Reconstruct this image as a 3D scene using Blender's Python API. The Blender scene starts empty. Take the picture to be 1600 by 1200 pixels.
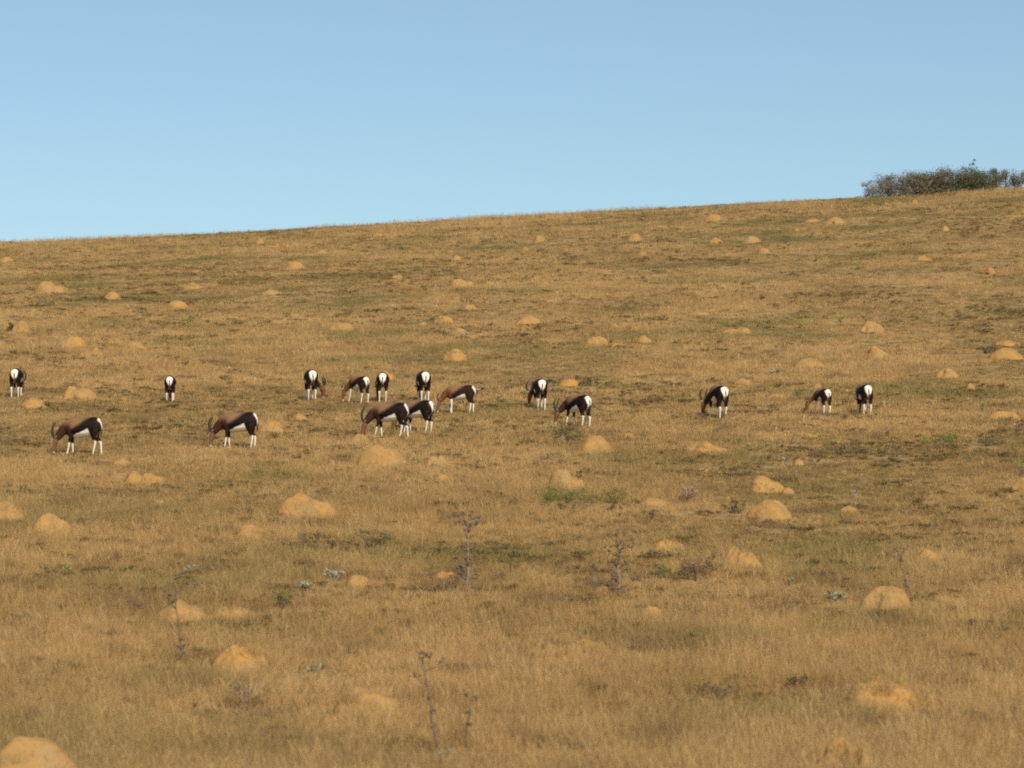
import bpy, math, random
import numpy as np
from mathutils import Vector, Matrix

random.seed(7)
rng = np.random.default_rng(7)
S = bpy.context.scene
COL = S.collection
R = math.radians

# ------------------------------------------------------------------ camera
F = 4537.0                       # focal length in pixels of a 1600 px wide frame
PITCH = R(5.0)
CAMZ = 1.7
cd = bpy.data.cameras.new('camera')
cam = bpy.data.objects.new('camera', cd)
COL.objects.link(cam)
cd.sensor_width = 36.0
cd.lens = 36.0 * F / 1600.0
cd.clip_start = 0.5
cd.clip_end = 5000
cam.location = (0, 0, CAMZ)
cam.rotation_euler = (R(90) + PITCH, 0, 0)
cd.dof.use_dof = True
cd.dof.focus_distance = 92.0
cd.dof.aperture_fstop = 2.2
S.camera = cam

# ------------------------------------------------------------------ light
SUN_EL, SUN_AZ = 38.0, 20.0      # azimuth: degrees to the right of straight behind the camera
sdir = Vector((math.sin(R(SUN_AZ)) * math.cos(R(SUN_EL)), -math.cos(R(SUN_AZ)) * math.cos(R(SUN_EL)), math.sin(R(SUN_EL))))
W = bpy.data.worlds.new('World')
S.world = W
W.use_nodes = True
nt = W.node_tree
bg = nt.nodes['Background']
sky = nt.nodes.new('ShaderNodeTexSky')
sky.sky_type = 'NISHITA'
sky.sun_disc = False
sky.sun_elevation = R(SUN_EL)
sky.sun_rotation = R(180 - SUN_AZ)
sky.altitude = 200
sky.air_density = 1.0
sky.dust_density = 1.3
sky.ozone_density = 1.3
bg.inputs['Strength'].default_value = 0.126
tint = nt.nodes.new('ShaderNodeMix')      # the camera's cooler white balance, over the whole sky alike
tint.data_type = 'RGBA'
tint.blend_type = 'MULTIPLY'
tint.inputs['Factor'].default_value = 1.0
tint.inputs['B'].default_value = (.965, 1.03, .965, 1)
nt.links.new(sky.outputs[0], tint.inputs['A'])
nt.links.new(tint.outputs['Result'], bg.inputs[0])
sl = bpy.data.lights.new('sun', 'SUN')
sl.energy = 4.2
sl.angle = R(0.53)
sl.color = (1.0, 0.92, 0.80)
so = bpy.data.objects.new('sun', sl)
COL.objects.link(so)
so.rotation_euler = sdir.to_track_quat('Z', 'Y').to_euler()
so.location = (30, -30, 60)
S.view_settings.view_transform = 'Standard'
S.view_settings.look = 'None'
S.view_settings.exposure = 0.0
S.view_settings.gamma = 1.0
S.render.engine = 'CYCLES'
S.cycles.max_bounces = 4
S.cycles.diffuse_bounces = 2
S.cycles.transparent_max_bounces = 8
S.cycles.use_denoising = False
S.cycles.filter_width = 1.9

# ------------------------------------------------------------------ noise
def _hash(ix, iy, iz, seed):
    h = (ix * 374761393 + iy * 668265263 + iz * 2147483647 + seed * 144269504) & 0xFFFFFFFF
    h = ((h ^ (h >> 13)) * 1274126177) & 0xFFFFFFFF
    h = ((h ^ (h >> 16)) * 2246822519) & 0xFFFFFFFF
    return ((h ^ (h >> 15)) & 0xFFFFFF) / float(0xFFFFFF)

def noise(x, y, z=0.0, seed=0):
    x, y, z = np.broadcast_arrays(np.asarray(x, float), np.asarray(y, float), np.asarray(z, float))
    ix, iy, iz = np.floor(x).astype(np.int64), np.floor(y).astype(np.int64), np.floor(z).astype(np.int64)
    fx, fy, fz = x - ix, y - iy, z - iz
    fx, fy, fz = [t * t * (3 - 2 * t) for t in (fx, fy, fz)]
    out = 0
    for a in (0, 1):
        for b in (0, 1):
            for c in (0, 1):
                w = (fx if a else 1 - fx) * (fy if b else 1 - fy) * (fz if c else 1 - fz)
                out = out + w * _hash(ix + a, iy + b, iz + c, seed)
    return out * 2 - 1

def fbm(x, y, z=0.0, seed=0, oct=3):
    s, a, t = 0, 1.0, 0
    for o in range(oct):
        s = s + a * noise(np.asarray(x) * 2 ** o, np.asarray(y) * 2 ** o, np.asarray(z) * 2 ** o, seed + o * 17)
        t += a
        a *= 0.5
    return s / t

def sstep(a, b, x):
    t = np.clip((np.asarray(x, float) - a) / (b - a), 0, 1)
    return t * t * (3 - 2 * t)

# ------------------------------------------------------------------ terrain
def _prof():
    tab = [(1200, 32.4), (950, 44.5), (705, 69.8), (622, 87.0), (500, 116.0), (420, 146.0), (370, 178.0), (338, 213.0)]
    D, Z = [-200, -40, 0, 22], [0, 0, 0, 0.02]
    for py, d in tab:
        cy = (600 - py) / F
        D.append(d)
        Z.append(CAMZ + d * (math.sin(PITCH) + cy * math.cos(PITCH)) / (math.cos(PITCH) - cy * math.sin(PITCH)))
    z = Z[-1]
    for d0, d1, sl in ((213, 230, .115), (230, 250, .05), (250, 290, -.04), (290, 400, -.10), (400, 900, -.03), (900, 3000, 0)):
        z += (d1 - d0) * sl
        D.append(d1)
        Z.append(z)
    g = np.arange(-200, 3000, 1.0)
    v = np.interp(g, D, Z)
    k = np.hanning(23)
    k /= k.sum()
    v2 = np.convolve(np.pad(v, 11, mode='edge'), k, mode='valid')
    return g, v2
PG, PV = _prof()

def ground_z(x, y):
    x = np.asarray(x, float)
    y = np.asarray(y, float)
    z = np.interp(y, PG, PV)
    xx = 90 * np.tanh(x / 90)
    z = z + 0.057 * sstep(72, 205, y) * xx
    near = sstep(24, 60, y)
    z = z + near * (0.16 * noise(x / 27, y / 27, seed=3) + 0.06 * noise(x / 7, y / 7, seed=5))
    return z

def ray(px, py):
    cx, cy = (px - 800) / F, (600 - py) / F
    return np.array([cx, math.cos(PITCH) - cy * math.sin(PITCH), math.sin(PITCH) + cy * math.cos(PITCH)])

def hit(px, py):
    """ground point seen at a pixel of the 1600x1200 frame, and pixels per metre there"""
    d = ray(px, py)
    t = np.arange(24, 300, 0.25)
    gap = CAMZ + d[2] * t - ground_z(d[0] * t, d[1] * t)
    i = np.argmax(gap < 0)
    if gap[i] >= 0:
        i = int(np.argmin(gap))
        tt = t[i]
    else:
        tt = t[i - 1] + 0.25 * gap[i - 1] / (gap[i - 1] - gap[i])
    x, y = d[0] * tt, d[1] * tt
    return float(x), float(y), float(ground_z(x, y)), F / tt

# ------------------------------------------------------------------ helpers
def mesh_obj(name, verts, faces, mat, parent=None, smooth=True):
    me = bpy.data.meshes.new(name)
    me.from_pydata([tuple(v) for v in verts], [], [tuple(f) for f in faces])
    if smooth:
        me.polygons.foreach_set('use_smooth', [True] * len(me.polygons))
    me.materials.append(mat)
    o = bpy.data.objects.new(name, me)
    COL.objects.link(o)
    if parent is not None:
        o.parent = parent
    return o

def tag(o, label, cat, group=None, kind=None):
    o['label'] = label
    o['category'] = cat
    if group:
        o['group'] = group
    if kind:
        o['kind'] = kind
    return o

def empty(name, loc, rz=0.0):
    o = bpy.data.objects.new(name, None)
    COL.objects.link(o)
    o.location = loc
    o.rotation_euler = (0, 0, rz)
    o.empty_display_size = 0.3
    return o

class MB:
    def __init__(s):
        s.v, s.f = [], []
    def add(s, v, f):
        b = len(s.v)
        s.v.extend([tuple(p) for p in v])
        s.f.extend([tuple(i + b for i in q) for q in f])
    def tube(s, pts, rad, n=6):
        pts = [Vector(p) for p in pts]
        V, Fc = [], []
        for i, p in enumerate(pts):
            t = (pts[min(i + 1, len(pts) - 1)] - pts[max(i - 1, 0)]).normalized()
            a = t.orthogonal().normalized() if i == 0 else (a - t * a.dot(t)).normalized()
            b = t.cross(a)
            for k in range(n):
                th = 2 * math.pi * k / n
                V.append(p + (a * math.cos(th) + b * math.sin(th)) * rad[i])
        for i in range(len(pts) - 1):
            for k in range(n):
                k2 = (k + 1) % n
                Fc.append((i * n + k, i * n + k2, (i + 1) * n + k2, (i + 1) * n + k))
        Fc.append(tuple(range(n - 1, -1, -1)))
        Fc.append(tuple((len(pts) - 1) * n + k for k in range(n)))
        s.add(V, Fc)
    def leaf(s, base, d, length, width, curl=0.25):
        d = Vector(d).normalized()
        side = d.cross(Vector((random.uniform(-1, 1), random.uniform(-1, 1), random.uniform(-.3, 1)))).normalized()
        nrm = side.cross(d)
        b = Vector(base)
        m = b + d * length * .5 + nrm * length * curl * .4
        t = b + d * length
        s.add([b, m + side * width * .5, t, m - side * width * .5], [(0, 1, 2, 3)])
    def lump(s, c, r, n=6):
        c = Vector(c)
        V = [c + Vector((0, 0, r))]
        for j, zz in enumerate((.5, -.4)):
            for k in range(n):
                th = 2 * math.pi * (k + j * .5) / n
                q = math.sqrt(1 - zz * zz) * random.uniform(.75, 1.15)
                V.append(c + Vector((math.cos(th) * q, math.sin(th) * q, zz)) * r)
        V.append(c - Vector((0, 0, r)))
        Fc = []
        for k in range(n):
            k2 = (k + 1) % n
            Fc += [(0, 1 + k, 1 + k2), (1 + k, 1 + n + k, 1 + n + k2, 1 + k2), (1 + n + k, 1 + 2 * n, 1 + n + k2)]
        s.add(V, Fc)
    def build(s, name, mat, parent=None, smooth=True):
        return mesh_obj(name, s.v, s.f, mat, parent, smooth)

# ------------------------------------------------------------------ materials
def new_mat(name, rough=0.9, spec=0.2):
    m = bpy.data.materials.new(name)
    m.use_nodes = True
    b = m.node_tree.nodes['Principled BSDF']
    b.inputs['Roughness'].default_value = rough
    b.inputs['Specular IOR Level'].default_value = spec
    return m, m.node_tree, b

def N(nt, kind, **kw):
    n = nt.nodes.new(kind)
    for k, v in kw.items():
        setattr(n, k, v)
    return n

def mix(nt, fac, a, b, mode='MIX'):
    n = nt.nodes.new('ShaderNodeMix')
    n.data_type = 'RGBA'
    n.blend_type = mode
    for sock, val in ((n.inputs['Factor'], fac), (n.inputs['A'], a), (n.inputs['B'], b)):
        if isinstance(val, (int, float)):
            sock.default_value = val
        elif isinstance(val, tuple):
            sock.default_value = (*val, 1) if len(val) == 3 else val
        else:
            nt.links.new(val, sock)
    return n.outputs['Result']

def ramp(nt, src, lo, hi):
    n = nt.nodes.new('ShaderNodeMapRange')
    n.interpolation_type = 'SMOOTHSTEP'
    n.inputs['From Min'].default_value = lo
    n.inputs['From Max'].default_value = hi
    nt.links.new(src, n.inputs['Value'])
    return n.outputs['Result']

def wnoise(nt, scale, detail=2.0, offset=0.0, rough=.55):
    """noise laid over the land itself (world position)"""
    g = N(nt, 'ShaderNodeNewGeometry')
    mp = N(nt, 'ShaderNodeMapping')
    mp.inputs['Location'].default_value = (offset, offset * .7, 0)
    mp.inputs['Scale'].default_value = (1, 1, 0.15)
    nt.links.new(g.outputs['Position'], mp.inputs['Vector'])
    t = N(nt, 'ShaderNodeTexNoise')
    t.inputs['Scale'].default_value = scale
    t.inputs['Detail'].default_value = detail
    t.inputs['Roughness'].default_value = rough
    nt.links.new(mp.outputs[0], t.inputs['Vector'])
    return t.outputs['Fac']

def grass_mat(name, c_a, c_b, c_c, rnd=0.2, green=(0.26, 0.205, 0.064), greenness=1.0):
    m, t, b = new_mat(name, 0.75, 0.25)
    oi = N(t, 'ShaderNodeObjectInfo')
    col = mix(t, ramp(t, wnoise(t, .22, 3), .38, .64), c_a, c_b)
    col = mix(t, ramp(t, wnoise(t, .62, 4, 31, .65), .50, .66), col, c_c)
    n = ramp(t, wnoise(t, .16, 4, 77), .50, .70)
    mm = N(t, 'ShaderNodeMath', operation='MULTIPLY')
    mm.inputs[1].default_value = .64 * greenness
    t.links.new(n, mm.inputs[0])
    col = mix(t, mm.outputs[0], col, green)
    mr = N(t, 'ShaderNodeMapRange')
    mr.inputs['To Min'].default_value = 1 - rnd
    mr.inputs['To Max'].default_value = 1 + rnd
    t.links.new(oi.outputs['Random'], mr.inputs['Value'])
    hsv = N(t, 'ShaderNodeHueSaturation')
    t.links.new(mr.outputs[0], hsv.inputs['Value'])
    t.links.new(col, hsv.inputs['Color'])
    t.links.new(hsv.outputs[0], b.inputs['Base Color'])
    tr = N(t, 'ShaderNodeBsdfTranslucent')
    t.links.new(hsv.outputs[0], tr.inputs['Color'])
    ms = N(t, 'ShaderNodeMixShader')
    ms.inputs[0].default_value = .35
    out = t.nodes['Material Output']
    t.links.new(b.outputs[0], ms.inputs[1])
    t.links.new(tr.outputs[0], ms.inputs[2])
    t.links.new(ms.outputs[0], out.inputs['Surface'])
    return m

STRAW = grass_mat('dry_grass', (.575, .37, .148), (.48, .30, .113), (.335, .207, .09))
PALE = grass_mat('pale_grass', (.565, .37, .155), (.49, .315, .126), (.36, .23, .10), greenness=.6)
OLIVE = grass_mat('olive_grass', (.34, .235, .085), (.28, .195, .07), (.28, .175, .085), greenness=1.0)
HEATH = grass_mat('heath', (.26, .17, .08), (.225, .165, .062), (.27, .17, .105), rnd=.35, green=(.17, .15, .048))

def leaf_mat(name, a, b_, rnd=.3, rough=.6, scale=9.0):
    m, t, b = new_mat(name, rough, .3)
    tc = N(t, 'ShaderNodeNewGeometry')
    n = N(t, 'ShaderNodeTexNoise')
    n.inputs['Scale'].default_value = scale
    n.inputs['Detail'].default_value = 3
    t.links.new(tc.outputs['Position'], n.inputs['Vector'])
    col = mix(t, ramp(t, n.outputs['Fac'], .35, .65), a, b_)
    t.links.new(col, b.inputs['Base Color'])
    return m

SILVER = leaf_mat('silver_leaf', (.44, .41, .29), (.29, .28, .18))
GREYGREEN = leaf_mat('grey_green_leaf', (.30, .28, .17), (.22, .20, .11))
YGREEN = leaf_mat('yellow_green_leaf', (.30, .34, .06), (.38, .34, .09))
GREEN = leaf_mat('green_leaf', (.12, .14, .026), (.19, .18, .042))
DRYOLIVE = leaf_mat('dry_olive_leaf', (.27, .20, .075), (.23, .14, .065))
DOLIVE = leaf_mat('dark_olive_leaf', (.11, .095, .03), (.17, .135, .045))
BROWNLEAF = leaf_mat('brown_leaf', (.12, .085, .038), (.17, .12, .054))
REDLEAF = leaf_mat('reddish_leaf', (.17, .085, .05), (.13, .10, .05))
THICK_GREY = leaf_mat('thicket_grey_leaf', (.21, .19, .15), (.15, .14, .095), scale=2)
THICK_OLIVE = leaf_mat('thicket_olive_leaf', (.16, .13, .07), (.12, .105, .05), scale=2)
THICK_DARK = leaf_mat('thicket_dark_leaf', (.06, .078, .028), (.095, .10, .04), scale=2)
TWIG = leaf_mat('grey_twig', (.20, .165, .135), (.28, .24, .20), rough=.85)
DEADSTEM = leaf_mat('dead_stem', (.13, .09, .06), (.18, .125, .085), rough=.9)
SEEDHEAD = leaf_mat('dead_seed_head', (.15, .095, .06), (.20, .135, .09), rough=.95, scale=30)
PALETWIG = leaf_mat('pale_dry_twig', (.38, .25, .15), (.26, .16, .10), rough=.9)

def soil_mat():
    m, t, b = new_mat('hillside_soil', .95, .1)
    c = mix(t, ramp(t, wnoise(t, .22, 3), .38, .64), (.36, .235, .10), (.29, .19, .078))
    c = mix(t, ramp(t, wnoise(t, .16, 4, 77), .5, .7), c, (.12, .11, .035))
    c = mix(t, ramp(t, wnoise(t, 1.6, 4, 12), .5, .75), c, (.15, .095, .045))
    t.links.new(c, b.inputs['Base Color'])
    bp = N(t, 'ShaderNodeBump')
    bp.inputs['Strength'].default_value = .6
    bp.inputs['Distance'].default_value = .08
    t.links.new(wnoise(t, 6, 5, 3), bp.inputs['Height'])
    t.links.new(bp.outputs[0], b.inputs['Normal'])
    return m

def mound_mat():
    m, t, b = new_mat('termite_mound_earth', .95, .1)
    oi = N(t, 'ShaderNodeObjectInfo')
    base = mix(t, oi.outputs['Random'], (.43, .22, .06), (.375, .215, .076))
    tc = N(t, 'ShaderNodeNewGeometry')
    n = N(t, 'ShaderNodeTexNoise')
    n.inputs['Scale'].default_value = 3.0
    n.inputs['Detail'].default_value = 6
    t.links.new(tc.outputs['Position'], n.inputs['Vector'])
    c = mix(t, ramp(t, n.outputs['Fac'], .42, .68), base, (.30, .18, .068))
    n3 = N(t, 'ShaderNodeTexNoise')
    n3.inputs['Scale'].default_value = 1.7
    n3.inputs['Detail'].default_value = 5
    t.links.new(tc.outputs['Position'], n3.inputs['Vector'])
    c = mix(t, ramp(t, n3.outputs['Fac'], .52, .70), c, (.34, .215, .095))
    n2 = N(t, 'ShaderNodeTexNoise')
    n2.inputs['Scale'].default_value = 22.0
    n2.inputs['Detail'].default_value = 5
    t.links.new(tc.outputs['Position'], n2.inputs['Vector'])
    c = mix(t, ramp(t, n2.outputs['Fac'], .52, .75), c, (.23, .135, .056))
    t.links.new(c, b.inputs['Base Color'])
    bp = N(t, 'ShaderNodeBump')
    bp.inputs['Strength'].default_value = .8
    bp.inputs['Distance'].default_value = .03
    t.links.new(n2.outputs['Fac'], bp.inputs['Height'])
    t.links.new(bp.outputs[0], b.inputs['Normal'])
    return m

SOIL = soil_mat()
EARTH = mound_mat()

def coat_mat():
    m, t, b = new_mat('antelope_coat', .7, .12)
    a = N(t, 'ShaderNodeAttribute', attribute_name='coat')
    n = N(t, 'ShaderNodeTexNoise')
    n.inputs['Scale'].default_value = 26
    n.inputs['Detail'].default_value = 3
    tc = N(t, 'ShaderNodeTexCoord')
    t.links.new(tc.outputs['Object'], n.inputs['Vector'])
    mr = N(t, 'ShaderNodeMapRange')
    mr.inputs['To Min'].default_value = .78
    mr.inputs['To Max'].default_value = 1.2
    t.links.new(n.outputs['Fac'], mr.inputs['Value'])
    hsv = N(t, 'ShaderNodeHueSaturation')
    t.links.new(mr.outputs[0], hsv.inputs['Value'])
    t.links.new(a.outputs['Color'], hsv.inputs['Color'])
    t.links.new(hsv.outputs[0], b.inputs['Base Color'])
    return m
COAT = coat_mat()

def plain_mat(name, c1, c2, rough, scale=20):
    return leaf_mat(name, c1, c2, rough=rough, scale=scale)
HORN = plain_mat('horn', (.035, .027, .02), (.06, .045, .032), .55)
TAILM = plain_mat('tail_hair', (.03, .022, .018), (.05, .035, .028), .8)
TAILW = plain_mat('tail_root_hair', (.5, .46, .42), (.36, .30, .26), .8)
EYE = plain_mat('eye', (.01, .008, .006), (.015, .01, .008), .15)
HOOF = plain_mat('hoof', (.05, .04, .033), (.07, .055, .04), .5)
EAR = plain_mat('ear', (.30, .22, .17), (.42, .34, .28), .8)

# ------------------------------------------------------------------ the hillside
def build_ground():
    ys = np.unique(np.concatenate([np.linspace(-150, 20, 18), np.arange(20, 245, 1.25), np.arange(245, 420, 6), np.geomspace(420, 2500, 22)]))
    xs = np.unique(np.concatenate([-np.geomspace(62, 1500, 26), np.arange(-62, 62.1, 1.25), np.geomspace(62, 1500, 26)]))
    X, Y = np.meshgrid(xs, ys)
    Z = ground_z(X, Y)
    nx, ny = len(xs), len(ys)
    V = np.stack([X.ravel(), Y.ravel(), Z.ravel()], 1)
    i = np.arange((ny - 1) * (nx - 1))
    r, c = i // (nx - 1), i % (nx - 1)
    a = r * nx + c
    Fc = np.stack([a, a + 1, a + nx + 1, a + nx], 1)
    o = mesh_obj('ground', V.tolist(), Fc.tolist(), SOIL)
    tag(o, 'dry grassy hillside rising to the skyline', 'ground', kind='structure')
build_ground()

# ------------------------------------------------------------------ termite mounds
# (x, y of its foot, width, height: pixels of the 1600x1200 frame), shape, label
MOUNDS = [
 (10, 409, 24, 10, 'd', 'small orange mound at the left edge close under the skyline'),
 (80, 458, 48, 23, 'rl', 'broad pale mound with a low shoulder, upper left of the hillside'),
 (176, 467, 28, 13, 'd', 'small tan mound just right of the broad upper left mound'),
 (277, 481, 31, 14, 'd', 'rounded ochre mound alone on the upper left slope'),
 (406, 381, 14, 8, 'd', 'tiny orange mound just under the skyline on the left'),
 (432, 388, 15, 5, 'f', 'tiny flat mound, left one of two specks under the left skyline'),
 (449, 387, 9, 6, 'd', 'tiny round mound, right one of two specks under the left skyline'),
 (503, 396, 18, 7, 'f', 'small flat orange mound above and right of the dome on the far left slope'),
 (461, 421, 34, 15, 'd', 'pale dome shaped mound high on the left half of the slope'),
 (302, 451, 30, 11, 's', 'faint low mound sloping right, above the ochre mound at upper left'),
 (424, 460, 32, 9, 'f', 'faint flat mound below the pale dome on the upper left slope'),
 (33, 520, 32, 21, 'h', 'mound with a dark brushy left side near the left edge'),
 (113, 542, 50, 20, 'd', 'wide tan mound above the leftmost pair of antelopes, larger of two'),
 (141, 557, 38, 14, 'r', 'rough grassy mound leaning against the wide tan mound on the left'),
 (211, 547, 40, 15, 'd', 'smooth low mound right of the wide tan mound on the left'),
 (535, 515, 38, 13, 'd', 'low mound straight above the dark antelope whose horned head shows right'),
 (125, 622, 50, 21, 'rr', 'orange mound between the two leftmost antelopes seen from behind'),
 (52, 637, 44, 17, 'f', 'low orange mound beneath the leftmost antelope'),
 (467, 656, 27, 11, 'd', 'small mound just right of the second side-on antelope'),
 (424, 676, 40, 22, 'f', 'pale mound right behind the rump of the second side-on antelope'),
 (190, 728, 32, 13, 'd', 'topmost of three orange mounds below the leftmost side-on antelope'),
 (182, 750, 36, 15, 'f', 'lower left of three orange mounds below the leftmost side-on antelope'),
 (226, 757, 60, 25, 'rr', 'largest, right one of three orange mounds below the leftmost side-on antelope'),
 (591, 369, 17, 6, 'f', 'tiny flat orange mound just under the middle of the skyline'),
 (843, 377, 17, 11, 'd', 'small upright orange mound near the skyline, right of the middle'),
 (712, 407, 17, 10, 'h', 'tiny mound arching over a dark burrow high on the slope'),
 (821, 391, 10, 5, 'd', 'speck of a pale mound left of the upright one near the skyline'),
 (991, 376, 23, 13, 'd', 'rounded mound close under the skyline, right of the upright one'),
 (1033, 356, 18, 5, 'f', 'flat orange streak of a mound touching the skyline right of the middle'),
 (1004, 400, 15, 7, 'd', 'little pale mound below the rounded one near the skyline'),
 (620, 436, 23, 8, 'r', 'faint rough mound high on the slope left of the middle'),
 (720, 448, 36, 15, 'rl', 'two-humped pale mound high in the middle of the slope'),
 (765, 447, 21, 8, 'd', 'small mound next to the two-humped one high in the middle'),
 (734, 483, 24, 9, 'f', 'faint low mound below the two-humped one in the middle'),
 (694, 504, 32, 12, 'd', 'low mound with a dark tuft at its right, above the middle antelopes'),
 (661, 508, 13, 6, 'd', 'speck of a mound left of the low one above the middle antelopes'),
 (718, 520, 23, 9, 'd', 'small pale mound with a silvery plant, above the middle antelopes'),
 (827, 508, 42, 17, 'd', 'broad clean dome in the middle of the slope, right of centre'),
 (711, 563, 37, 21, 'd', 'tall round dome straight above the antelope with its tail out'),
 (930, 539, 38, 16, 'd', 'tan mound with a long low tail, right of the broad clean dome'),
 (966, 543, 30, 8, 'f', 'low tail of earth right of the tan mound in the middle slope'),
 (1008, 536, 25, 14, 's', 'small steep mound at the right end of the middle row'),
 (960, 513, 15, 8, 'd', 'speck of a mound above the tan mound with the long tail'),
 (604, 594, 32, 17, 's', 'sandy mound behind the antelope in the middle group seen straight from behind'),
 (890, 603, 34, 13, 'd', 'low mound right of the horned antelope seen from behind at centre'),
 (562, 694, 38, 18, 'd', 'yellow mound in front of the muzzle of the foremost middle antelope'),
 (593, 726, 82, 34, 'd', 'big smooth orange dome right below the foremost middle antelope'),
 (930, 706, 62, 30, 'd', 'large sandy mound below the three-quarter antelope, dark bush at its left'),
 (983, 687, 26, 11, 'd', 'small faint mound right of the large sandy one with the bush'),
 (1114, 345, 27, 12, 'd', 'orange mound under the skyline, left of the pair below the thicket'),
 (1119, 380, 20, 10, 's', 'small yellowish mound, left of two near the upper right slope'),
 (1173, 379, 28, 12, 'd', 'pale dome, right of two near the upper right slope'),
 (1192, 396, 22, 10, 'f', 'faint tan mound just below the pale dome on the upper right'),
 (1269, 347, 28, 6, 'f', 'flat orange mound, left of a pair on the upper right slope'),
 (1304, 348, 33, 10, 'd', 'wide orange mound, right of a pair on the upper right slope'),
 (1245, 361, 9, 5, 'd', 'speck of a mound under the flat orange one on the upper right'),
 (1429, 317, 11, 6, 'd', 'tiny orange mound in the grass right below the thicket'),
 (1386, 321, 9, 5, 'd', 'tiny pale mound below the left end of the thicket'),
 (1477, 361, 13, 9, 'd', 'tiny mound well below the middle of the thicket'),
 (1443, 407, 26, 8, 's', 'faint flat mound on the far right slope below the thicket'),
 (1547, 427, 16, 10, 'd', 'small round mound near the right edge, high on the slope'),
 (1362, 520, 38, 20, 'd', 'clean orange dome on the right slope, upper of two'),
 (1371, 557, 29, 19, 's', 'pointed orange mound on the right slope, lower of two'),
 (1264, 573, 46, 15, 'd', 'wide low ochre mound above the small antelope on the right'),
 (1480, 590, 34, 17, 'h', 'mound with a dark hole on the right slope'),
 (1516, 609, 18, 11, 'd', 'small round mound below the one with a hole on the right'),
 (1573, 560, 48, 20, 'd', 'broad mound at the right edge, level with the pointed one'),
 (1573, 539, 38, 9, 'f', 'flat mound behind the broad one at the right edge'),
 (1161, 601, 27, 13, 's', 'small yellow mound just above the lone antelope on the right'),
 (1213, 622, 34, 8, 'f', 'faint flat mound between the lone antelope and the small one'),
 (1277, 608, 14, 9, 'd', 'little mound peeping up behind the small antelope on the right'),
 (1323, 615, 10, 8, 'd', 'tiny mound between the two antelopes on the far right'),
 (1567, 655, 52, 16, 'f', 'low orange mound at the right edge, right of the herd'),
 (1151, 521, 46, 10, 'r', 'faint spread-out mound in the middle of the right slope'),
 (1094, 491, 30, 6, 'f', 'faint streak of bare earth in the centre right slope'),
 (5, 812, 74, 34, 'd', 'big orange mound cut off by the left edge, left of two'),
 (80, 832, 64, 34, 's', 'steep orange mound with a flat right flank, near the left edge'),
 (50, 832, 26, 12, 'f', 'low crumbled mound at the left foot of the steep orange one'),
 (132, 855, 32, 9, 'f', 'low yellow mound right below the steep orange one on the left'),
 (248, 791, 22, 12, 'f', 'faint mound half hidden in grass on the left, right of the steep one'),
 (394, 842, 52, 24, 's', 'yellow mound with a dark shaded left end, left of centre'),
 (288, 972, 78, 40, 's', 'tall ochre mound behind a dead flower stalk at lower left'),
 (363, 967, 74, 22, 'rr', 'low broken mound right of the one behind the dead stalk'),
 (476, 806, 96, 44, 's', 'large terraced orange mound trailing off to the right, left of centre'),
 (558, 915, 40, 18, 'd', 'small yellow dome beside a silver-leaved plant'),
 (694, 908, 42, 18, 'f', 'low yellow mound just left of the dead branching weed'),
 (689, 753, 26, 14, 'd', 'small pale mound below the middle group, right of the big dome'),
 (683, 726, 38, 16, 'r', 'grassy mound right of the big smooth orange dome'),
 (884, 768, 60, 42, 's', 'tall uneven mound above the bright green bush'),
 (1022, 789, 44, 12, 'f', 'low orange mound right of the bright green bush'),
 (1102, 705, 66, 18, 's', 'long low orange mound below the lone antelope on the right'),
 (1097, 737, 26, 6, 'f', 'faint strip of bare earth below the long low mound'),
 (1196, 768, 58, 28, 's', 'orange mound with a small lump at its right foot, right of centre'),
 (1231, 773, 20, 12, 'd', 'small lump at the right foot of an orange mound right of centre'),
 (1203, 810, 66, 32, 'd', 'smooth rounded orange dome right of centre, in front of a longer mound'),
 (1045, 856, 50, 15, 's', 'low mound in the middle foreground above the dead weeds'),
 (1160, 888, 66, 36, 'c', 'cracked lumpy yellow mound right of the dead weeds'),
 (939, 930, 28, 15, 'd', 'small yellow mound at the foot of the thorny dead weed'),
 (1020, 963, 34, 17, 'd', 'small faded dome below the thorny dead weed'),
 (1326, 800, 28, 10, 'd', 'small low mound below the silvery upright plant on the right'),
 (1268, 685, 24, 7, 'f', 'small pale streak of a mound below the small antelope'),
 (1248, 727, 20, 10, 'd', 'small mound beside a flat grey plant, right of the long low mound'),
 (1452, 876, 50, 20, 's', 'low mound trailing right, above the mound with a burrow'),
 (1386, 953, 80, 42, 'h', 'smooth orange dome with a dark burrow on its left side'),
 (1600, 770, 36, 26, 'd', 'reddish mound cut off by the right edge'),
 (38, 1224, 152, 84, 'd', 'big pale mound in the bottom left corner'),
 (370, 1048, 92, 48, 'c', 'bright orange cracked mound at lower left'),
 (572, 1118, 112, 50, 's', 'large orange mound sloping right, bottom centre left'),
 (455, 1072, 38, 20, 'd', 'small orange mound left of the large sloping one at the bottom'),
 (910, 1022, 82, 26, 'f', 'flat faint orange mound in the foreground grass at centre'),
 (1372, 1108, 126, 62, 'f', 'wide pale mound half overgrown by grass at lower right'),
 (1310, 1212, 124, 66, 'h', 'broken mound with dark hollows at the bottom right'),
]
mound_spots = []

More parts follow.
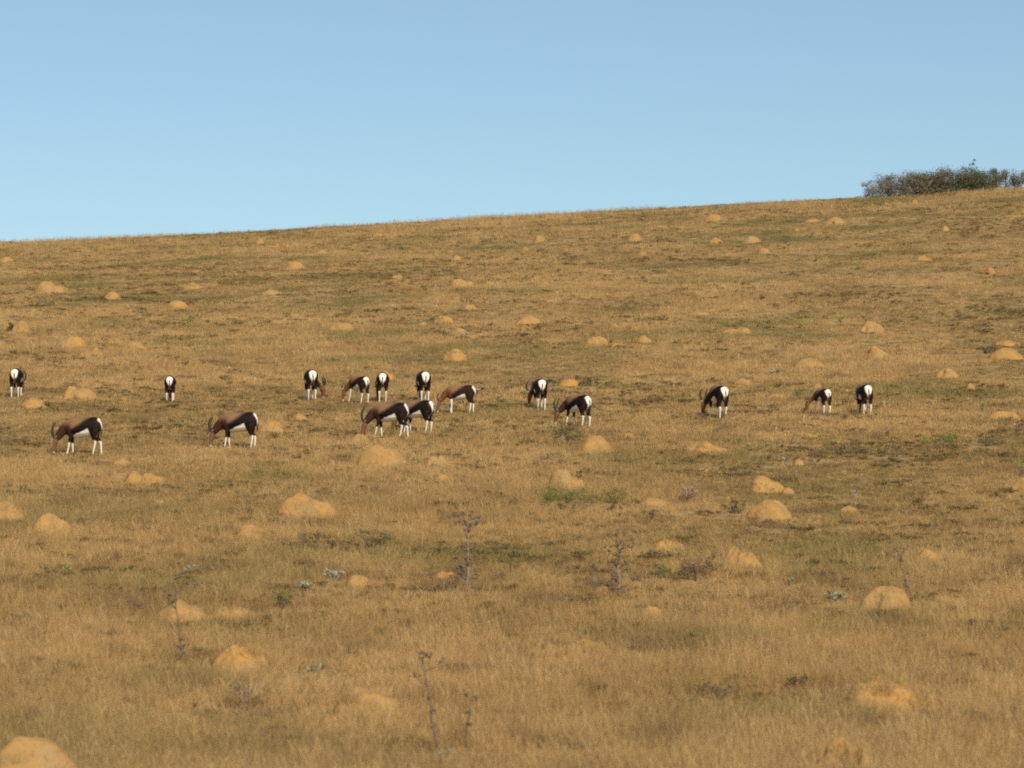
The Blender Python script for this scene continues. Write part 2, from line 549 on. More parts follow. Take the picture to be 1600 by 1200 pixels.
def build_mound(px, py, wpx, hpx, shape, label, seed):
    x, y, z, s = hit(min(max(px, -40), 1640), py)
    rs = random.Random(seed)
    r = wpx / s / 2 * 1.16
    H = hpx / s * .82 + .03
    lobes = {   # x, y, radius, height fraction
        'd': [(0, 0, 1, 1)],
        'f': [(0, 0, 1, .95), (.35, .1, .6, .85)],
        's': [(-.16, 0, .82, 1), (.2, 0, .78, .72), (.05, -.1, .95, .6)],
        'r': [(-.3, 0, .62, .85), (.28, .1, .6, 1), (0, -.3, .6, .55)],
        'rl': [(-.22, 0, .74, 1), (.48, 0, .5, .66)],
        'rr': [(-.42, .05, .58, 1), (.3, 0, .66, .84), (.05, -.3, .5, .6)],
        'c': [(-.2, .05, .68, 1), (.25, .05, .64, .92), (.1, -.25, .72, .7), (.55, -.05, .42, .5)],
        'h': [(0, 0, .96, 1), (.3, -.1, .66, .8)],
    }[shape]
    big = wpx > 34
    nr, ns = (20, 48) if big else (10, 24)
    rr = np.linspace(0, 1.12, nr + 1)[1:]
    th = np.arange(ns) * 2 * math.pi / ns
    RR, TH = np.meshgrid(rr, th, indexing='ij')
    gx = np.concatenate([[0], (RR * np.cos(TH)).ravel()])
    gy = np.concatenate([[0], (RR * np.sin(TH)).ravel()])
    wob = 1 + .15 * noise(np.cos(np.arctan2(gy, gx)) * 1.7, np.sin(np.arctan2(gy, gx)) * 1.7, seed=seed)
    px_, py_ = gx * wob, gy * wob
    h = np.full(gx.shape, -.0)
    p = {'f': .9, 's': .75, 'c': .62}.get(shape, .7) + rs.uniform(-.1, .14)
    qx = px_ + .16 * noise(gx * 2.2, gy * 2.2, seed=seed + 3)
    qy = py_ + .16 * noise(gx * 2.2, gy * 2.2, seed=seed + 4)
    for lx, ly, lr, lh in lobes:
        d2 = ((qx - lx) ** 2 + (qy - ly) ** 2) / lr ** 2
        h = np.maximum(h, lh * (.8 * np.clip(1 - d2 * 1.12, 0, 1) ** p + .2 * np.clip(1 - d2 / 1.25, 0, 1) ** 2))
    amp = .05 if wpx > 140 else {'c': .26, 'r': .24}.get(shape, .11)
    h = h * (1 + amp * fbm(gx * 2.6 + seed, gy * 2.6, seed=seed + 9, oct=4)) + (.03 if wpx > 140 else .065) * fbm(gx * 6, gy * 6 + seed, seed=seed + 5, oct=3) * sstep(.03, .3, h)
    if shape == 'c':
        crack = np.abs(noise(gx * 3.1 + seed, gy * 3.1, seed=seed + 8))
        h -= .16 * (crack < .09) * (h > .2)
    if shape == 'h':
        holes = [(-.5, -.42, .26)] if wpx < 95 else [(-.55, -.35, .2), (.16, -.45, .3)]
        for hx, hy, hr in holes:
            d2 = ((gx - hx) ** 2 + (gy - hy) ** 2) / hr ** 2
            h = np.where(d2 < 1, np.minimum(h, .04 + .1 * d2), h)
    rim = np.sqrt(gx ** 2 + gy ** 2)
    wx, wy = x + px_ * r, y + py_ * r * .92
    wz = ground_z(wx, wy) + h * H - .10 * sstep(.9, 1.12, rim) - .012
    V = np.stack([wx - x, wy - y, wz - z], 1)
    Fc = []
    for k in range(ns):
        Fc.append((0, 1 + k, 1 + (k + 1) % ns))
    for i in range(nr - 1):
        for k in range(ns):
            k2 = (k + 1) % ns
            Fc.append((1 + i * ns + k, 1 + (i + 1) * ns + k, 1 + (i + 1) * ns + k2, 1 + i * ns + k2))
    o = mesh_obj('termite_mound', V.tolist(), Fc, EARTH)
    o.location = (x, y, z)
    tag(o, label, 'mound', 'termite mounds scattered over the hillside')
    cover = .55 if any(k in label for k in ('faint', 'grassy', 'overgrown', 'half hidden')) else (.34 if shape == 'f' else .16)
    mound_spots.append((x, y, r, H, cover))

for i, m in enumerate(MOUNDS):
    build_mound(*m, seed=100 + i * 13)

# ------------------------------------------------------------------ antelopes
def catmull(P, n):
    P = np.asarray(P, float)
    Q = np.vstack([2 * P[0] - P[1], P, 2 * P[-1] - P[-2]])
    out = []
    for i in range(len(P) - 1):
        a, b, c, d = Q[i], Q[i + 1], Q[i + 2], Q[i + 3]
        for t in np.arange(n) / n:
            out.append(.5 * (2 * b + (c - a) * t + (2 * a - 5 * b + 4 * c - d) * t ** 2 + (3 * b - a - 3 * c + d) * t ** 3))
    out.append(P[-1])
    return np.array(out)

def body_chain(nodes, sub=5, n=14):
    """nodes: (x, y, z, radius in the body's plane, radius sideways) -> closed tube + its sampled centre line"""
    C = catmull(nodes, sub)
    V, Fc = [], []
    m = len(C)
    for i in range(m):
        t = C[min(i + 1, m - 1), :3] - C[max(i - 1, 0), :3]
        t /= np.linalg.norm(t) + 1e-9
        sd = np.array([0, 1, 0.]) - t[1] * t
        sd /= np.linalg.norm(sd) + 1e-9
        u = np.cross(t, sd)
        for k in range(n):
            a = 2 * math.pi * k / n
            V.append(C[i, :3] + max(C[i, 3], .004) * math.cos(a) * u + max(C[i, 4], .004) * math.sin(a) * sd)
    for i in range(m - 1):
        for k in range(n):
            k2 = (k + 1) % n
            Fc.append((i * n + k, i * n + k2, (i + 1) * n + k2, (i + 1) * n + k))
    Fc.append(tuple(range(n - 1, -1, -1)))
    Fc.append(tuple((m - 1) * n + k for k in range(n)))
    return V, Fc, C

def lin(r, g, b):
    f = lambda c: (c / 255 / 12.92) if c / 255 <= .04045 else ((c / 255 + .055) / 1.055) ** 2.4
    return np.array([f(r), f(g), f(b)])

DARK, CHOC, NECKA, SADDLE, WHITE, FACE = lin(21, 12, 11), lin(40, 22, 17), lin(63, 37, 26), lin(126, 93, 67), lin(222, 212, 196), lin(116, 80, 55)
NECKY = lin(106, 62, 40)

def make_antelope(label, px, py, hpx, heading, neck_yaw=0.0, head_drop=0.0, stance=(0, 0, 0, 0), young=False, tail_out=0.0, seed=0, horn=1.0):
    x, y, z, s = hit(px, py)
    # head-down grazing figure facing +X; shoulder height about 0.9
    trunk = [(-.555, 0, .715, .05, .05), (-.52, 0, .705, .125, .10), (-.44, 0, .695, .18, .152), (-.30, 0, .675, .215, .178), (-.12, 0, .65, .222, .195),
             (.08, 0, .638, .23, .20), (.26, 0, .64, .235, .182), (.40, 0, .645, .205, .145), (.50, 0, .635, .15, .105), (.555, 0, .62, .085, .065)]
    neck = [(.38, 0, .69, .17, .108), (.49, 0, .625, .145, .092), (.59, 0, .52, .112, .074), (.655, 0, .425, .092, .064)]
    head = [(.665, 0, .435, .070, .058), (.700, 0, .365, .098, .072), (.722, 0, .275, .088, .064), (.732, 0, .175, .056, .047), (.732, 0, .105, .046, .043), (.728, 0, .065, .034, .036)]
    NECKC = NECKY if young else NECKA
    slim = .88 if young else 1.0
    def bend(nodes, lift):
        out = []
        for (a, b, c, ra, rb) in nodes:
            wgt = min(max((a - .40) / .28, 0), 1)
            ang = neck_yaw * wgt
            dx = (a - .40) * 1.3
            out.append((.40 + dx * math.cos(ang), dx * math.sin(ang), c + lift * wgt, ra * slim, rb * slim))
        return out
    neck, head = bend(neck, -head_drop), bend(head, -head_drop)
    trunk = [(a, b, c, ra * (.93 if young else 1), rb * slim) for (a, b, c, ra, rb) in trunk]
    chains = [('trunk', trunk), ('neck', neck), ('head', head)]
    for k, sgn in ((0, 1), (1, -1)):
        d = stance[k]
        yy = sgn * .098
        chains.append(('fore', [(.34, yy * .8, .60, .11, .055), (.325, yy, .46, .07, .05), (.325 + d * .45, yy, .30, .036, .034), (.325 + d * .75, yy * .96, .17, .0235, .022),
                                (.33 + d, yy * .95, .07, .024, .022), (.355 + d, yy * .95, .005, .03, .026)]))
    for k, sgn in ((2, 1), (3, -1)):
        d = stance[k]
        yy = sgn * .10
        chains.append(('hind', [(-.38, yy * .7, .70, .15, .075), (-.345 + d * .1, yy, .54, .125, .07), (-.37 + d * .3, yy, .41, .07, .05), (-.435 + d * .6, yy * .97, .31, .040, .034),
                                (-.435 + d * .8, yy * .95, .19, .0265, .023), (-.425 + d, yy * .93, .075, .025, .022), (-.40 + d, yy * .93, .005, .03, .026)]))
    V, Fc, info = [], [], []
    for nm, nd in chains:
        v, f, c = body_chain(nd)
        b = len(V)
        V += v
        Fc += [tuple(i + b for i in q) for q in f]
        info.append((nm, c))
    me = bpy.data.meshes.new('tmp')
    me.from_pydata([tuple(v) for v in V], [], Fc)
    tmp = bpy.data.objects.new('tmp', me)
    COL.objects.link(tmp)
    md = tmp.modifiers.new('r', 'REMESH')
    md.mode = 'VOXEL'
    md.voxel_size = .0135
    ms = tmp.modifiers.new('s', 'SMOOTH')
    ms.factor = .5
    ms.iterations = 3
    dg = bpy.context.evaluated_depsgraph_get()
    bm_ = bpy.data.meshes.new_from_object(tmp.evaluated_get(dg))
    bpy.data.objects.remove(tmp)
    bpy.data.meshes.remove(me)
    bm_.name = 'body'
    nv = len(bm_.vertices)
    co = np.empty(nv * 3)
    bm_.vertices.foreach_get('co', co)
    co = co.reshape(-1, 3)
    # which part of the body each point belongs to -> coat pattern
    best = np.full(nv, 1e9)
    part = np.zeros(nv, int)
    tpos = np.zeros(nv)
    for ci, (nm, c) in enumerate(info):
        d = np.linalg.norm(co[:, None, :] - c[None, :, :3], axis=2) / (np.maximum(c[:, 3], c[:, 4]) * .6 + np.minimum(c[:, 3], c[:, 4]) * .4)[None, :]
        j = d.argmin(1)
        dm = d[np.arange(nv), j]
        up = dm < best
        best[up], part[up], tpos[up] = dm[up], ci, j[up] / (len(c) - 1)
    X, Y, Z = co[:, 0], co[:, 1], co[:, 2]
    jit = .012 * noise(X * 14, Y * 14, Z * 14, seed=seed)
    colr = np.zeros((nv, 3))
    names = np.array([i[0] for i in info])[part]
    lerp = lambda a, b, t: a + (b - a) * t[:, None]
    # trunk
    dk, ch = (CHOC, CHOC * 1.15) if young else (DARK, CHOC)
    base = lerp(np.tile(dk, (nv, 1)), np.tile(ch, (nv, 1)), sstep(-.28, -.46, X))
    sad = sstep(-.07, .08, (Z + jit - .865) + .62 * (X + .16))      # light saddle up over the shoulders
    fore = sstep(.28, .40, X)
    sad_col = lerp(np.tile(SADDLE, (nv, 1)), np.tile(NECKC * .8, (nv, 1)), sstep(.68, .54, Z))
    base = lerp(base, sad_col, sad)
    base = lerp(base, np.tile(NECKC * .85, (nv, 1)), fore * sstep(.80, .62, Z))
    belly = sstep(.012, -.012, Z + jit - (.475 + .36 * (.20 - X))) * sstep(-.235 , -.205, X + .5 * (.5 - Z)) * sstep(.27, .23, X)
    base = lerp(base, np.tile(WHITE, (nv, 1)), belly)
    halfw = np.interp(Z, [.50, .58, .68, .78, .86, .90], [.014, .040, .084, .108, .096, .058])
    rump = sstep(-.425, -.45, X + jit) * sstep(.012, -.012, np.abs(Y) + jit - halfw) * sstep(.49, .53, Z)
    colr[:] = base
    # limbs
    leg = (names == 'fore') | (names == 'hind')
    legbase = np.where((names == 'hind')[:, None], lerp(np.tile(dk, (nv, 1)), np.tile(ch, (nv, 1)), sstep(-.28, -.46, X)), np.tile(ch * .9, (nv, 1)))
    top = np.where(names == 'fore', .44 if young else .285, .33)
    white_leg = sstep(.012, -.012, Z + jit - top)
    lc = lerp(legbase, np.tile(WHITE * .96, (nv, 1)), white_leg)
    upper = leg & (Z > .50)
    lc[upper & (names == 'fore')] = base[upper & (names == 'fore')]
    colr[leg] = lc[leg]
    inner = leg & (names == 'hind') & (np.abs(Y) < .05) & (Z < .56) & (Z > .36) & (X < -.36)
    colr[inner] = WHITE * .85
    colr = lerp(colr, np.tile(WHITE, (nv, 1)), rump * (names != 'neck'))
    nk = names == 'neck'
    nc = lerp(np.tile(SADDLE * .9, (nv, 1)), np.tile(NECKC, (nv, 1)), sstep(.80, .62, Z))
    colr[nk] = nc[nk]
    hd = names == 'head'
    hc = np.tile(FACE, (nv, 1))
    hx = (X - .40) / 1.3 / math.cos(neck_yaw) + .40 if abs(neck_yaw) < 1.2 else X
    blaze = sstep(.030, .048, (hx - .722) + .10 * (Z + head_drop - .25)) * sstep(.05, .035, np.abs(Y - (X - .40) * math.tan(max(min(neck_yaw, 1.1), -1.1))))
    muzzle = sstep(.72, .86, tpos)
    hc = lerp(hc, np.tile(WHITE * .9, (nv, 1)), np.maximum(blaze, muzzle))
    colr[hd] = hc[hd]
    at = bm_.attributes.new('coat', 'FLOAT_COLOR', 'POINT')
    at.data.foreach_set('color', np.concatenate([colr, np.ones((nv, 1))], 1).astype(np.float32).ravel())
    bm_.polygons.foreach_set('use_smooth', [True] * len(bm_.polygons))
    bm_.materials.clear()
    bm_.materials.append(COAT)

    root = empty('antelope', (x, y, z))
    body = bpy.data.objects.new('body', bm_)
    COL.objects.link(body)
    body.parent = root
    # stand along the slope, scaled to its height in view
    fwd = Vector((math.cos(R(heading)), math.sin(R(heading)), 0))
    e = .35
    dz = float(ground_z(x + fwd.x * e, y + fwd.y * e) - ground_z(x - fwd.x * e, y - fwd.y * e)) / (2 * e)
    fwd = Vector((fwd.x, fwd.y, dz * .9)).normalized()
    left = Vector((0, 0, 1)).cross(fwd).normalized()
    up = fwd.cross(left)
    rot = Matrix((fwd, left, up)).transposed()
    root.rotation_euler = rot.to_euler()
    k = hpx / s / .885
    root.scale = (k * .80, k, k)
    root.location = (x, y, z - .01)
    # horns, ears, eyes follow the head
    hb = Vector(head[1][:3])
    ht = (Vector(head[4][:3]) - Vector(head[0][:3])).normalized()     # towards the muzzle
    hs = Vector((-math.sin(neck_yaw), math.cos(neck_yaw), 0))
    hf = hs.cross(ht).normalized()
    if hf.dot(Vector((math.cos(neck_yaw), math.sin(neck_yaw), 0))) < 0:
        hf = -hf                                                     # out of the forehead
    poll = Vector(head[0][:3]) * .6 + hb * .4
    hl = horn * (.6 if young else 1.0)
    for sg in (1, -1):
        pts, rad = [], []
        for f_, b_, o_, r_ in ((.05, .0, .03, .030), (.10, .045, .055, .030), (.145, .115, .09, .026), (.165, .20, .108, .021), (.155, .285, .10, .016), (.13, .35, .085, .008)):
            pts.append(poll + hf * (.05 + (f_ - .05) * hl) - ht * (b_ * hl) + hs * sg * (.03 + (o_ - .03) * hl))
            rad.append(r_ * (.8 if young else 1.1))
        b = MB()
        b.tube(catmull(np.array([list(p) for p in pts]), 3).tolist(), np.interp(np.linspace(0, 5, 16), range(6), rad), 7)
        b.build('horn', HORN, root)
        b = MB()
        e0 = poll + hs * sg * .052 - ht * .01
        tip = e0 + hs * sg * .13 - ht * .05 - hf * .015
        mid = (e0 + tip) / 2
        nrm = hf
        w = ht * .034
        b.add([e0 + w * .4, e0 - w * .4, mid + w + nrm * .012, mid - w + nrm * .012, tip, mid - nrm * .012],
              [(0, 2, 3, 1), (2, 4, 3), (0, 5, 2), (1, 3, 5), (5, 4, 2), (5, 3, 4), (0, 1, 5)])
        b.build('ear', EAR, root)
        b = MB()
        b.lump(hb + hs * sg * .058 + ht * .02 + hf * .03, .014, 6)
        b.build('eye', EYE, root)
    for ci, (nm, c) in enumerate(info):
        if nm in ('fore', 'hind'):
            p = c[-1, :3]
            b = MB()
            b.tube([(p[0] - .008, p[1], .045), (p[0] + .004, p[1], .02), (p[0] + .014, p[1], -.012)], [.024, .029, .034], 8)
            b.build('hoof', HOOF, root)
    tb = Vector((-.545, 0, .75))
    b = MB()
    if tail_out:
        pts = [tb, tb + Vector((-.07, 0, -.005)), tb + Vector((-.17, tail_out * .05, -.02)), tb + Vector((-.26, tail_out * .08, .005))]
    else:
        sw = random.uniform(-.03, .03)
        pts = [tb, tb + Vector((-.022, 0, -.05)), tb + Vector((-.012, sw * .5, -.13)), tb + Vector((.0, sw, -.20))]
    b.tube(pts, [.016, .017, .014, .011], 7)
    t = b.build('tail', TAILW if tail_out else TAILM, root)
    b = MB()
    q, q2 = Vector(pts[-2]), Vector(pts[-1])
    ax = (q2 - q).normalized()
    b.tube([q2 - ax * .05, q2, q2 + ax * .05, q2 + ax * .12], [.016, .024, .02, .005], 7)
    b.build('tail_tuft', TAILM, t)
    tag(root, label, 'antelope', 'antelopes grazing on the hillside')
    return x, y

HERD = [
 dict(label='antelope seen from behind at the far left edge, head hidden, white flank patch right', px=26, py=621, hpx=47, heading=91, neck_yaw=-.15, head_drop=.02, stance=(.05, -.03, -.02, .04)),
 dict(label='small antelope seen straight from behind, alone between the two left side-on ones', px=266, py=628, hpx=42, heading=93, neck_yaw=.1, head_drop=.02, stance=(.03, -.02, .03, -.02)),
 dict(label='leftmost side-on antelope grazing to the left with legs apart', px=129, py=711, hpx=60, heading=180, neck_yaw=.10, head_drop=.02, stance=(.09, -.03, .10, -.10)),
 dict(label='second side-on antelope from the left, tall horns and brown back, alone', px=373, py=702, hpx=59, heading=178, neck_yaw=-.06, head_drop=.0, stance=(.07, -.04, .05, -.03)),
 dict(label='dark antelope seen from behind with its horned head showing at the right', px=485, py=625, hpx=49, heading=101, neck_yaw=-1.3, head_drop=.03, stance=(.02, .0, .03, -.03), horn=.75),
 dict(label='young three-quarter antelope with white legs, reddish neck stretched left', px=559, py=630, hpx=44, heading=130, neck_yaw=.25, head_drop=.02, stance=(.10, -.05, .06, -.08), young=True),
 dict(label='antelope seen straight from behind, between the young one and the darker one', px=598, py=627, hpx=47, heading=92, neck_yaw=.35, head_drop=.03, stance=(.04, -.02, -.02, .05), horn=.6),
 dict(label='dark antelope from behind standing above the overlapping pair', px=661, py=628, hpx=50, heading=100, neck_yaw=.05, head_drop=.03, stance=(.05, -.04, .02, -.02), horn=.6),
 dict(label='foremost side-on antelope of the overlapping pair, brown shoulders, horns up', px=609, py=685, hpx=57, heading=172, neck_yaw=.10, head_drop=.02, stance=(.11, -.06, .09, -.11)),
 dict(label='rear antelope of the overlapping pair, its head hidden behind the other', px=651, py=677, hpx=53, heading=157, neck_yaw=.1, head_drop=.02, stance=(.06, -.04, .05, -.03)),
 dict(label='young side-on antelope with its tail held straight out behind', px=719, py=647, hpx=47, heading=174, neck_yaw=.12, head_drop=.02, stance=(-.03, .05, .07, -.04), young=True, tail_out=1),
 dict(label='antelope from behind at centre, horns rising at its left side', px=843, py=639, hpx=49, heading=98, neck_yaw=.5, head_drop=.0, stance=(.03, -.02, .03, -.03), horn=.9),
 dict(label='three-quarter antelope right of centre, horned head low at its left', px=901, py=668, hpx=52, heading=131, neck_yaw=.50, head_drop=.0, stance=(.07, -.04, .03, -.08)),
 dict(label='lone dark three-quarter antelope on the right, head down behind its forelegs', px=1121, py=653, hpx=52, heading=110, neck_yaw=.35, head_drop=.03, stance=(.02, -.03, -.03, .05)),
 dict(label='young antelope on the right, reddish, splayed white legs, muzzle in the grass', px=1284, py=648, hpx=43, heading=110, neck_yaw=.70, head_drop=.03, stance=(.10, -.04, .02, -.06), young=True, horn=.8),
 dict(label='rightmost antelope seen from behind with a broad white rump', px=1350, py=648, hpx=49, heading=98, neck_yaw=-.1, head_drop=.03, stance=(.04, -.03, .03, -.02)),
]
herd_spots = [make_antelope(seed=i * 7 + 1, **a) for i, a in enumerate(HERD)]

# ------------------------------------------------------------------ single plants
plant_spots = []

def leaf_cloud(b, n, w, h, size, aspect=.5, up=.5, seed=0, holes=.0, depth=None):
    rs = random.Random(seed)
    k = 0
    depth = depth or w
    clumps = []
    for _ in range(max(5, n // 40)):
        ca, cr_ = rs.uniform(0, 6.2832), .46 * math.sqrt(rs.random())
        clumps.append((math.cos(ca) * cr_ * w, math.sin(ca) * cr_ * depth, rs.uniform(.2, .95) * h * (1 - 1.6 * cr_ ** 2), rs.uniform(.10, .24)))
    while k < n:
        cx, cy, cz, cr = rs.choice(clumps)
        p = Vector((cx + rs.gauss(0, cr * .5) * w * .7, cy + rs.gauss(0, cr * .5) * depth * .7, cz + rs.gauss(0, cr * .5) * h))
        rr = math.sqrt((p.x / (w * .55)) ** 2 + (p.y / (depth * .55)) ** 2)
        if rr > 1 or p.z < 0.01 or p.z > h * (1.08 - .45 * rr * rr):
            if rs.random() < .97:
                continue
        d = Vector((p.x / w + rs.uniform(-.8, .8), p.y / depth + rs.uniform(-.8, .8), rs.uniform(-.2, 1) * up + .15))
        b.leaf(p, d, size * rs.uniform(.6, 1.4), size * aspect * rs.uniform(.7, 1.3))
        k += 1

def bush(name, label, cat, px, py, wpx, hpx, mat, n=260, size=None, aspect=.5, group=None, stems=5, twig=None, depth=.8):
    x, y, z, s = hit(px, py)
    w, h = wpx / s * 1.15, hpx / s + (.14 if wpx > 20 else .09)
    root = empty(name, (x, y, z))
    b = MB()
    sd = int(px * 7 + py)
    random.seed(sd)
    leaf_cloud(b, int(n * 2.4), w, h, size or max(.026, 2.3 / s), aspect * 1.15, seed=sd, depth=max(w * depth, h))
    b.build('foliage', mat, root, smooth=False)
    b = MB()
    for i in range(stems):
        a = random.uniform(0, 6.28)
        r = random.uniform(.1, .38) * w
        b.tube([(0, 0, -.05), (math.cos(a) * r * .4, math.sin(a) * r * .3, h * .35), (math.cos(a) * r, math.sin(a) * r * .7, h * random.uniform(.6, .85))], [.012, .008, .004], 5)
    b.build('stem', twig or DEADSTEM, root)
    tag(root, label, cat, group)
    plant_spots.append((x, y, w * .5))
    return root

def rosette(name, label, px, py, wpx, hpx, mat, n=46, group=None):
    x, y, z, s = hit(px, py)
    w, h = wpx / s, hpx / s + .05
    root = empty(name, (x, y, z))
    random.seed(int(px * 3 + py))
    b = MB()
    heads = [(random.uniform(-.3, .3) * w, random.uniform(-.3, .3) * w, random.uniform(.3, .6) * h) for _ in range(5)]
    for i in range(n * 2):
        c = random.choice(heads)
        a, e = random.uniform(0, 6.28), random.uniform(.1, 1.2)
        d = (math.cos(a) * math.cos(e), math.sin(a) * math.cos(e), math.sin(e))
        b.leaf(c, d, w * random.uniform(.16, .30), w * .055 + .008, .5)
    b.build('foliage', mat, root, smooth=False)
    b = MB()
    for c in heads:
        b.tube([(0, 0, -.04), (c[0] * .5, c[1] * .5, c[2] * .5), c], [.012, .01, .007], 5)
    b.build('stem', TWIG, root)
    tag(root, label, 'plant', group)
    plant_spots.append((x, y, w * .5))

GP = 'silver-leaved plants in the grass'
rosette('silver_plant', 'small silver-blue plant alone at lower left above the dead stalk', 293, 895, 28, 10, SILVER, group=GP)
rosette('silver_plant', 'silver-leaved plant touching the left side of a small yellow dome', 522, 909, 36, 18, SILVER, group=GP)
rosette('silver_plant', 'silver-leaved plant lying lower left of the one by the yellow dome', 478, 923, 36, 12, SILVER, group=GP)
rosette('silver_plant', 'upright silvery green plant alone on the right slope', 1335, 779, 16, 18, SILVER, group=GP)
rosette('silver_plant', 'faint silvery plant high up between the lone antelope and the wide ochre mound', 1211, 586, 24, 7, SILVER, group=GP)
rosette('silver_plant', 'flat grey plant beside a small mound right of the long low mound', 1224, 722, 22, 5, SILVER, group=GP)
rosette('silver_plant', 'sprawling grey-green plant left of the mound with a burrow', 1302, 944, 58, 12, GREYGREEN, group=GP)
rosette('silver_plant', 'small grey-green plant further left of the mound with a burrow', 1234, 915, 24, 10, GREYGREEN, group=GP)
rosette('silver_plant', 'silvery plant at the right of a small pale mound above the middle antelopes', 727, 525, 13, 5, SILVER, n=26, group=GP)
rosette('silver_plant', 'pale bluish plant below the two-humped mound high in the middle', 770, 478, 13, 7, SILVER, n=26, group=GP)
rosette('silver_plant', 'faint silver plant left of the steep orange mound near the left edge', 48, 800, 12, 9, GREYGREEN, n=26, group=GP)
rosette('silver_plant', 'low grey plant left of the large sloping mound at the bottom', 490, 1056, 44, 10, GREYGREEN, group=GP)
rosette('silver_plant', 'low grey plant at the foot of the two bare dead stalks', 700, 1186, 40, 10, GREYGREEN, group=GP)

GY = 'small yellow-green plants on the slope'
for px, py, w, h, lab in (
    (1535, 643, 18, 16, 'bright yellow-green plant at the right, below the small round mound'),
    (1340, 421, 14, 9, 'yellow-green plant high on the right slope'),
    (1314, 504, 13, 11, 'yellow-green plant left of the clean orange dome on the right slope'),
    (998, 503, 11, 13, 'slender green plant above the right end of the middle mound row'),
    (1088, 382, 16, 10, 'green plant left of the small yellowish mound on the upper right'),
    (288, 508, 14, 8, 'green plant on the left slope below the ochre mound'),
    (797, 596, 13, 7, 'yellow-green plant on the slope between the tail-out antelope and the horned one'),
    (867, 648, 17, 20, 'leafy green sprig standing over the horns of the three-quarter antelope'),
    (858, 673, 15, 9, 'green tuft below the three-quarter antelope, above the dark bush'),
    (940, 608, 12, 8, 'yellow-green plant right of the low mound at centre'),
    (1250, 513, 11, 9, 'pale green plant left of another one on the right slope'),
    (1596, 745, 16, 24, 'yellow-green plant at the right edge above the reddish mound'),
    (1234, 826, 14, 8, 'green plant just below the smooth rounded dome right of centre'),
    (105, 897, 18, 10, 'green plant at lower left in dark grass'),
):
    bush('green_plant', lab, 'plant', px, py, w, h, YGREEN, n=70, aspect=.45, group=GY, stems=3)

bush('green_bush', 'bright green low bush right below the tall uneven mound', 'bush', 885, 787, 92, 22, GREEN, n=900, group='low bushes')
bush('green_bush', 'paler, sparser green bush just right of the bright green one', 'bush', 962, 787, 60, 16, GREEN, n=360, group='low bushes')
bush('olive_bush', 'dark olive bush against the left side of the large sandy mound', 'bush', 888, 694, 46, 24, DOLIVE, n=520, group='low bushes')
bush('brown_bush', 'dark brown low scrub patch on the right, left one', 'bush', 1320, 714, 68, 12, BROWNLEAF, n=480, group='low bushes')
bush('brown_bush', 'dark brown low scrub patch on the right, right one', 'bush', 1398, 714, 46, 8, BROWNLEAF, n=260, group='low bushes')
bush('olive_bush', 'low green scrub streak at the right below the herd, left of two', 'bush', 1472, 696, 62, 12, GREEN, n=420, group='low bushes')
bush('olive_bush', 'low olive scrub streak near the right edge below the herd, right of two', 'bush', 1540, 697, 56, 8, DOLIVE, n=260, group='low bushes')
bush('green_bush', 'small bright green cushion right of the thorny dead weed', 'bush', 1030, 904, 34, 10, GREEN, n=240, group='low bushes')
bush('olive_bush', 'larger, right one of two dark olive scrub clumps above the silver plants', 'bush', 580, 856, 74, 20, DOLIVE, n=480, group='low bushes')
bush('olive_bush', 'smaller, left one of two dark olive scrub clumps above the silver plants', 'bush', 491, 850, 42, 12, DOLIVE, n=280, group='low bushes')
bush('olive_bush', 'green tuft at the left side of the smooth rounded dome right of centre', 'bush', 1147, 803, 34, 18, DOLIVE, n=280, group='low bushes')
bush('green_bush', 'dark green clump in the foreground below the silver plants', 'bush', 444, 952, 28, 14, GREEN, n=240, group='low bushes')
bush('olive_bush', 'dark scrub at the left side of the mound near the left edge', 'bush', 17, 518, 14, 13, DOLIVE, n=140, group='low bushes')
bush('olive_bush', 'dark tuft at the right side of the tall uneven mound', 'bush', 906, 752, 12, 14, DOLIVE, n=120, group='low bushes')
bush('olive_bush', 'dark scrub patch between the centre antelope and the low mound, left one', 'bush', 866, 604, 34, 7, BROWNLEAF, n=180, group='low bushes')
bush('olive_bush', 'dark scrub patch right of the low mound at centre', 'bush', 922, 604, 30, 9, DOLIVE, n=200, group='low bushes')
bush('brown_bush', 'dark scrub left of the broad mound at the right edge', 'bush', 1543, 553, 28, 9, BROWNLEAF, n=160, group='low bushes')
bush('green_bush', 'twiggy reddish and green bush at lower left below the cracked mound', 'bush', 386, 1112, 62, 42, DRYOLIVE, n=240, size=.032, group='low bushes', twig=PALETWIG, stems=14)
bush('red_shrub', 'reddish brown shrub left of the cracked lumpy mound', 'bush', 1088, 908, 44, 34, REDLEAF, n=330, size=.028, group='low bushes', stems=9)
bush('brown_bush', 'dark scrub in the foreground grass at the bottom right', 'bush', 1122, 1094, 66, 12, DRYOLIVE, n=300, size=.03, group='low bushes')
bush('brown_bush', 'dark tuft left of the wide pale mound at lower right', 'bush', 1246, 1082, 30, 14, DRYOLIVE, n=220, size=.03, group='low bushes')
bush('olive_bush', 'olive tuft at the bottom of the foreground, right of centre', 'bush', 905, 1180, 66, 14, DRYOLIVE, n=300, size=.032, group='low bushes')

